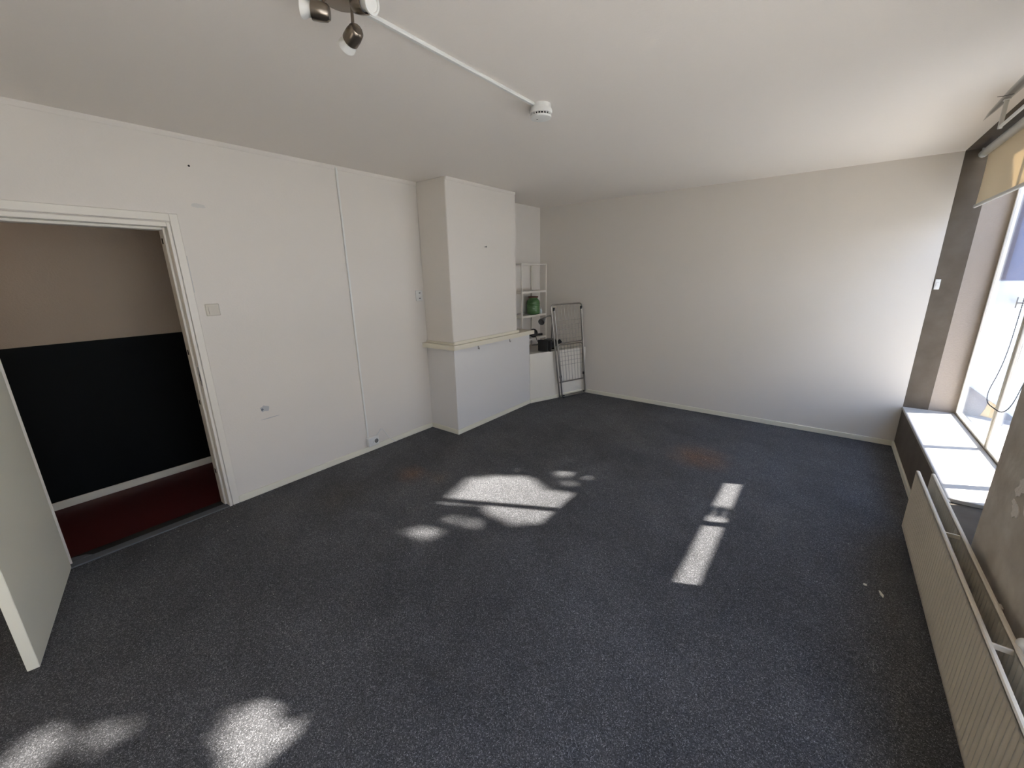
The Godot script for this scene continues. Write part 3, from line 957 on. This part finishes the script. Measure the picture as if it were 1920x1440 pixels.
func ceiling_fittings() -> void:
	var c := Vector3(1.958, H, 4.066)
	var s := thing("ceiling_spotlight", "nickel ceiling spotlight with three bulbs at the end of the white conduit", "ceiling lamp", c)
	var pl := MB.new()
	pl.lathe([Vector2(0.0, -0.028), Vector2(0.060, -0.026), Vector2(0.074, -0.018), Vector2(0.080, 0.0)], 40, Transform3D(Basis.IDENTITY, c))
	obj("plate", pl, M.nickel, s)
	var ar := MB.new()
	ar.tube([Vector3(1.944, 2.474, 4.113), Vector3(1.948, 2.43, 4.140)], 0.005, 8)
	obj("arm", ar, M.nickel, s)
	spot(s, Vector3(1.948, 2.418, 4.144), Vector3(-0.055, 0.01, 0.06))
	var a2 := MB.new()
	a2.tube([Vector3(1.984, 2.475, 4.052), Vector3(1.984, 2.398, 4.056)], 0.005, 8)
	obj("arm", a2, M.nickel, s)
	spot(s, Vector3(1.982, 2.378, 4.056), Vector3(-0.88, -0.26, -0.08))
	var a3 := MB.new()
	a3.tube([Vector3(2.01, 2.474, 4.072), Vector3(2.046, 2.445, 4.072)], 0.005, 8)
	obj("arm", a3, M.nickel, s)
	spot(s, Vector3(2.052, 2.432, 4.068), Vector3(1.0, -0.25, -0.12))
	var cd := MB.new()
	cd.box(Vector3(1.920, 2.486, 2.95), Vector3(1.942, H, 3.99), 0.004)
	tag(obj("ceiling_conduit", cd, M.plastic), "straight white cable conduit across the ceiling from spotlight to smoke detector", "cable duct")
	var dp := Vector3(1.945, H, 2.913)
	var d := thing("smoke_detector", "round white smoke detector on the ceiling at the conduit's end", "smoke detector", dp)
	var bs := MB.new()
	bs.lathe([Vector2(0.0, -0.022), Vector2(0.054, -0.022), Vector2(0.054, 0.0)], 36, Transform3D(Basis.IDENTITY, dp))
	obj("base", bs, M.plastic, d)
	var bd := MB.new()
	bd.lathe([Vector2(0.052, -0.046), Vector2(0.060, -0.044), Vector2(0.061, -0.030), Vector2(0.058, -0.022)], 36, Transform3D(Basis.IDENTITY, dp))
	bd.lathe([Vector2(0.0, -0.070), Vector2(0.040, -0.069), Vector2(0.054, -0.064), Vector2(0.057, -0.056), Vector2(0.056, -0.055), Vector2(0.0, -0.055)], 36, Transform3D(Basis.IDENTITY, dp))
	obj("body", bd, M.plastic, d)
	var inner := MB.new()
	inner.lathe([Vector2(0.050, -0.056), Vector2(0.050, -0.044)], 30, Transform3D(Basis.IDENTITY, dp))
	obj("smoke_chamber", inner, M.hole, d)
	for k in 22:
		var a := TAU * k / 22.0
		var rb := MB.new()
		rb.box(Vector3(-0.0022, -0.057, 0.050), Vector3(0.0022, -0.043, 0.057), 0.0, Transform3D(Basis(Vector3.UP, a), dp))
		obj("rib", rb, M.plastic, d)
	var led := MB.new()
	led.box(Vector3(-0.008, -0.0705, -0.008), Vector3(0.0, -0.0695, -0.002), 0.0, Transform3D(Basis(Vector3.UP, 0.7), dp + Vector3(-0.006, 0, 0.018)))
	obj("indicator", led, M.charcoal, d)
	# dark layered streak and a loose thread near the curtain rail
	var st := thing("dark_streak", "dark tapered streak on the ceiling along the curtain rail", "dark_streak", Vector3(3.92, H, 1.7))
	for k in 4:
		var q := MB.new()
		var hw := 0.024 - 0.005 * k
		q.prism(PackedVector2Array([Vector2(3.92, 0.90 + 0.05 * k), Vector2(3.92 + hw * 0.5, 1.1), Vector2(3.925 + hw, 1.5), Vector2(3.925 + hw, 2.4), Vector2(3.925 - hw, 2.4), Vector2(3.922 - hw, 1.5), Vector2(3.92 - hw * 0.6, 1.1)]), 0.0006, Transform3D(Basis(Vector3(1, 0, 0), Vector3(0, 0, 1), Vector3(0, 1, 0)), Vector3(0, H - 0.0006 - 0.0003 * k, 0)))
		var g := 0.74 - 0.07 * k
		obj("streak_layer", q, mat(Color(g, g * 0.97, g * 0.92), 0.9), st)
	var th := MB.new()
	th.tube(arc([Vector3(3.875, 2.497, 1.42), Vector3(3.90, 2.492, 1.43), Vector3(3.935, 2.497, 1.42)], 0.012, 4), 0.0012, 5)
	tag(obj("thread", th, M.charcoal), "thin dark thread of cobweb on the ceiling near the bracket", "cobweb")

# ------------------------------------------------------------------ alcove
func alcove_things() -> void:
	var y0 := 0.648
	var x0 := 0.018
	var x1 := 0.25
	var z0 := 0.24
	var z1 := 0.79
	var s := thing("shelf_unit", "slim white metal shelf unit standing in the alcove", "shelf unit", Vector3(0.18, y0, 0.58))
	for x in [x0, x1]:
		for z in [z0, z1]:
			obj("post", bx(x - 0.009, x + 0.009, y0, 1.76, z - 0.009, z + 0.009, 0.002), M.frame_white, s)
	var t := MB.new()
	for x in [x0, x1]: t.box(Vector3(x - 0.009, 1.742, z0), Vector3(x + 0.009, 1.76, z1), 0.002)
	for z in [z0, z1]: t.box(Vector3(x0, 1.742, z - 0.009), Vector3(x1, 1.76, z + 0.009), 0.002)
	obj("top_frame", t, M.frame_white, s)
	for y in [1.40, 1.09, 0.785]:
		var h := MB.new()
		h.box(Vector3(x0 + 0.009, y, z0 + 0.009), Vector3(x1 - 0.009, y + 0.008, z1 - 0.009), 0.001)
		for x in [x0, x1]: h.box(Vector3(x - 0.008, y - 0.008, z0), Vector3(x + 0.008, y + 0.018, z1), 0.002)
		for z in [z0, z1]: h.box(Vector3(x0, y - 0.008, z - 0.008), Vector3(x1, y + 0.018, z + 0.008), 0.002)
		obj("shelf", h, M.frame_white, s)
	# green glass jar with a cork stopper
	var jy := 1.0985
	var jp := Vector3(0.13, jy, 0.365)
	var j := thing("glass_jar", "green glass jar with a brown cork lid on the shelf unit", "jar", jp)
	var g := MB.new()
	g.lathe([Vector2(0, 0.0), Vector2(0.078, 0.001), Vector2(0.088, 0.010), Vector2(0.090, 0.03), Vector2(0.0905, 0.155), Vector2(0.087, 0.178), Vector2(0.072, 0.198), Vector2(0.060, 0.206), Vector2(0.059, 0.217), Vector2(0.062, 0.222), Vector2(0.056, 0.222),
		Vector2(0.054, 0.206), Vector2(0.066, 0.192), Vector2(0.082, 0.173), Vector2(0.0845, 0.15), Vector2(0.0845, 0.03), Vector2(0.078, 0.012), Vector2(0, 0.010)], 40, Transform3D(Basis.IDENTITY, jp))
	for k in 5:   # raised bands in the glass
		var yy := 0.045 + 0.024 * k
		g.lathe([Vector2(0.0903, yy - 0.005), Vector2(0.0925, yy), Vector2(0.0903, yy + 0.005)], 40, Transform3D(Basis.IDENTITY, jp))
	obj("body", g, M.green_glass, j)
	var ck := MB.new()
	ck.lathe([Vector2(0, 0.215), Vector2(0.054, 0.215), Vector2(0.055, 0.222), Vector2(0.068, 0.224), Vector2(0.070, 0.232), Vector2(0.067, 0.240), Vector2(0, 0.241)], 32, Transform3D(Basis.IDENTITY, jp))
	obj("cork_lid", ck, M.cork, j)
	# small clear bottle by the jar
	var bp := Vector3(0.19, jy, 0.268)
	var bt := thing("glass_bottle", "tiny clear glass bottle beside the green jar", "bottle", bp)
	var cg := MB.new()
	cg.lathe([Vector2(0, 0), Vector2(0.015, 0.0), Vector2(0.017, 0.006), Vector2(0.017, 0.045), Vector2(0.008, 0.058), Vector2(0.008, 0.07), Vector2(0, 0.07)], 20, Transform3D(Basis.IDENTITY, bp))
	obj("body", cg, M.clear_glass, bt)
	var cap := MB.new()
	cap.lathe([Vector2(0, 0.0702), Vector2(0.010, 0.0702), Vector2(0.010, 0.083), Vector2(0, 0.084)], 16, Transform3D(Basis.IDENTITY, bp))
	obj("cap", cap, M.steel, bt)
	# gooseneck lamp
	var lx := 0.365
	var dl := thing("desk_lamp", "grey gooseneck desk lamp bent over the ledge", "desk lamp", Vector3(lx, y0, 0.262))
	var ba := MB.new()
	ba.lathe([Vector2(0, 0), Vector2(0.055, 0.0), Vector2(0.055, 0.010), Vector2(0.045, 0.018), Vector2(0, 0.020)], 28, Transform3D(Basis.IDENTITY, Vector3(lx, y0, 0.262)))
	obj("base", ba, M.charcoal, dl)
	var nk := MB.new()
	nk.tube(arc([Vector3(lx, y0 + 0.018, 0.270), Vector3(lx, 0.90, 0.262), Vector3(lx, 1.075, 0.235), Vector3(lx, 1.09, 0.385), Vector3(lx, 1.065, 0.425)], 0.075, 8), 0.0065, 10)
	obj("gooseneck", nk, M.grey, dl)
	var sh := MB.new()
	sh.lathe([Vector2(0.010, 0.0), Vector2(0.013, 0.02), Vector2(0.024, 0.06), Vector2(0.042, 0.125), Vector2(0.043, 0.145), Vector2(0.040, 0.145), Vector2(0.039, 0.125), Vector2(0.02, 0.06), Vector2(0, 0.05)], 28, along(Vector3(lx, 1.072, 0.415), Vector3(0.12, -0.34, 0.9)))
	obj("lamp_shade", sh, M.grey, dl)
	# dark appliance on the ledge
	var ap := thing("kitchen_appliance", "dark plastic appliance lying on the ledge behind the drying rack", "appliance", Vector3(0.4, y0, 0.5))
	var af := Transform3D(Basis(Vector3.UP, 0.15), Vector3(0.445, y0, 0.475))
	var ab := MB.new()
	ab.box(Vector3(-0.07, 0.028, -0.13), Vector3(0.07, 0.125, 0.085), 0.014, af)
	obj("body", ab, M.charcoal, ap)
	var ep := MB.new()
	ep.prism(PackedVector2Array([Vector2(-0.085, 0.0), Vector2(-0.06, 0.0), Vector2(-0.03, 0.03), Vector2(0.03, 0.03), Vector2(0.06, 0.0), Vector2(0.085, 0.0), Vector2(0.082, 0.14), Vector2(-0.07, 0.15)]), 0.022, af * Transform3D(Basis.IDENTITY, Vector3(0, 0, 0.083)))
	obj("end_plate", ep, M.charcoal, ap)
	var e2 := MB.new()
	e2.box(Vector3(-0.075, 0.012, 0.15), Vector3(0.065, 0.155, 0.162), 0.004, af)
	e2.box(Vector3(-0.05, 0.05, 0.10), Vector3(0.045, 0.12, 0.152), 0.006, af)
	obj("flap", e2, M.black, ap)
	var lid := MB.new()
	lid.box(Vector3(-0.06, 0.122, -0.12), Vector3(0.06, 0.142, 0.02), 0.008, af)
	obj("lid", lid, mat(Color(0.20, 0.21, 0.20), 0.4), ap)
	for z in [-0.11, 0.02]:
		var ft := MB.new()
		ft.box(Vector3(-0.06, 0.0, z), Vector3(0.06, 0.030, z + 0.03), 0.004, af)
		obj("foot", ft, M.black, ap)
	# black round hairdryer-like object with its lead
	var hp := Vector3(0.215, 0.862, 0.505)
	var hd := thing("hair_dryer", "black round hair dryer with a drooping lead at the mantel's end", "hair dryer", Vector3(0.215, 0.80, 0.505))
	var hb := MB.new()
	hb.lathe([Vector2(0, -0.06), Vector2(0.03, -0.058), Vector2(0.046, -0.04), Vector2(0.055, 0.0), Vector2(0.055, 0.05), Vector2(0.048, 0.058), Vector2(0.040, 0.05), Vector2(0, 0.045)], 28, along(hp, Vector3(0.75, 0.1, 0.55)))
	obj("body", hb, M.black, hd)
	var rim := MB.new()
	rim.lathe([Vector2(0.056, 0.030), Vector2(0.058, 0.036), Vector2(0.058, 0.044), Vector2(0.056, 0.050)], 28, along(hp, Vector3(0.75, 0.1, 0.55)))
	obj("rim", rim, mat(Color(0.30, 0.26, 0.20), 0.5), hd)
	var hh := MB.new()
	hh.tube([hp + Vector3(0.0, -0.03, -0.04), hp + Vector3(0.03, -0.035, -0.18)], 0.016, 12)
	obj("handle", hh, M.black, hd)
	var ld := MB.new()
	ld.tube(arc([hp + Vector3(0.03, -0.035, -0.02), Vector3(0.30, 0.765, 0.52), Vector3(0.335, 0.73, 0.515), Vector3(0.335, 0.722, 0.58), Vector3(0.33, 0.735, 0.69)], 0.02, 6), 0.0045, 8)
	obj("lead", ld, M.black, hd)

# ------------------------------------------------------------------ folded drying rack
func rack() -> void:
	var bl := Vector3(0.628, 0.008, 0.465)
	var br := Vector3(0.778, 0.008, 0.040)
	var tl := Vector3(0.545, 1.248, 0.578)
	var trr := Vector3(0.712, 1.246, 0.075)
	var out := (br - bl).normalized().cross((tl - bl).normalized())
	if out.x < 0: out = -out
	var at := func(s: float, t: float, d := 0.0) -> Vector3:
		return bl.lerp(br, s).lerp(tl.lerp(trr, s), t) + out * d
	var r := thing("drying_rack", "folded grey metal clothes drying rack leaning in the corner", "drying rack", Vector3(0.70, 0, 0.25))
	var f := MB.new()
	f.tube(arc([at.call(0, 0.0), at.call(0, 1.0), at.call(1, 1.0), at.call(1, 0.0)], 0.05, 6), 0.010, 10)
	obj("leg_frame", f, M.steel, r)
	var f2 := MB.new()
	f2.tube(arc([at.call(0.06, 0.965, 0.022), at.call(0.045, 0.012, 0.03), at.call(0.965, 0.012, 0.03), at.call(0.95, 0.965, 0.022)], 0.035, 6), 0.010, 10)
	obj("leg_frame", f2, M.steel, r)
	var u := MB.new()
	u.tube(arc([at.call(0.085, 0.96, 0.012), at.call(0.075, 0.598, 0.012), at.call(0.955, 0.598, 0.012), at.call(0.935, 0.96, 0.012)], 0.03, 5), 0.0075, 8)
	obj("upper_wing", u, M.steel, r)
	var w := MB.new()
	w.tube(arc([at.call(0.10, 0.19, 0.014), at.call(0.10, 0.578, 0.014), at.call(0.955, 0.578, 0.014), at.call(0.955, 0.19, 0.014)], 0.04, 5), 0.0075, 8)
	w.tube([at.call(0.03, 0.175, 0.014), at.call(0.975, 0.175, 0.014)], 0.0085, 8)
	obj("lower_wing", w, M.steel, r)
	var cross := MB.new()
	cross.tube([at.call(0.02, 0.02, 0.0), at.call(0.98, 0.02, 0.0)], 0.006, 8)
	obj("foot_bar", cross, M.steel, r)
	for k in 7:
		var s := 0.19 + 0.11 * k
		var a := MB.new()
		a.tube([at.call(s, 0.992), at.call(s - 0.005, 0.60, 0.012)], 0.0022, 5)
		obj("wire", a, M.steel, r)
		var b := MB.new()
		b.tube([at.call(s, 0.575, 0.014), at.call(s, 0.178, 0.014)], 0.0022, 5)
		obj("wire", b, M.steel, r)
	for t in [0.835, 0.787, 0.738, 0.69, 0.642, 0.54, 0.495, 0.45, 0.404, 0.358]:
		var a := MB.new()
		a.tube([at.call(0.09, t, 0.013), at.call(0.945, t, 0.013)], 0.0022, 5)
		obj("wire", a, M.steel, r)
	for k in [[0.06, 0.955], [0.95, 0.955], [0.07, 0.235], [0.955, 0.235], [0.12, 0.012], [0.95, 0.02]]:
		var c := MB.new()
		var p: Vector3 = at.call(k[0], k[1], 0.018)
		c.box(Vector3(-0.013, -0.02, -0.013), Vector3(0.013, 0.02, 0.013), 0.005, Transform3D(Basis.IDENTITY, p))
		obj("plastic_clip", c, M.black, r)
	var cl := MB.new()
	cl.lathe([Vector2(0, 0), Vector2(0.020, 0.0), Vector2(0.028, 0.05), Vector2(0.022, 0.05), Vector2(0, 0.04)], 18, along(at.call(0.10, 0.605, 0.01), Vector3(0.5, 0.5, -0.35)))
	obj("hinge_cap", cl, M.black, r)

# ------------------------------------------------------------------ crumbs on the carpet
func litter() -> void:
	var paper := mat(Color(0.85, 0.84, 0.80), 0.8)
	var a := MB.new()
	a.box(Vector3(3.684, 0.0, 2.424), Vector3(3.698, 0.005, 2.440), 0.002)
	tag(obj("paper_scrap", a, paper), "tiny white crumb on the carpet in front of the radiator", "scrap")
	var b := MB.new()
	b.prism(PackedVector2Array([Vector2(0, 0), Vector2(0.006, 0.0), Vector2(0.018, 0.030), Vector2(0.014, 0.052), Vector2(0.004, 0.034)]), 0.003, Transform3D(Basis(Vector3(1, 0, 0), Vector3(0, 0, 1), Vector3(0, 1, 0)), Vector3(3.745, 0.001, 2.445)))
	tag(obj("paper_scrap", b, paper), "curled pale sliver on the carpet beside the radiator", "scrap")
	var c := MB.new()
	var rng := RandomNumberGenerator.new()
	rng.seed = 31
	for i in 90:
		var p := Vector3(rng.randf_range(0.1, 3.7), 0.0, rng.randf_range(0.5, 5.0))
		if i < 24: p = Vector3(rng.randf_range(0.02, 0.35), 0.0, rng.randf_range(4.15, 4.95))
		if p.x < 0.5 and p.z < 2.3: continue
		if p.x < 0.8 and p.z < 0.9: continue
		c.box(Vector3(-0.004, 0.0, -0.0012), Vector3(0.004, 0.003, 0.0012), 0.0, Transform3D(Basis(Vector3.UP, rng.randf() * PI).scaled(Vector3.ONE * rng.randf_range(0.3, 0.7)), p))
	tag(obj("litter", c, paper), "pale specks of dust and fluff scattered over the carpet", "litter", "", "stuff")
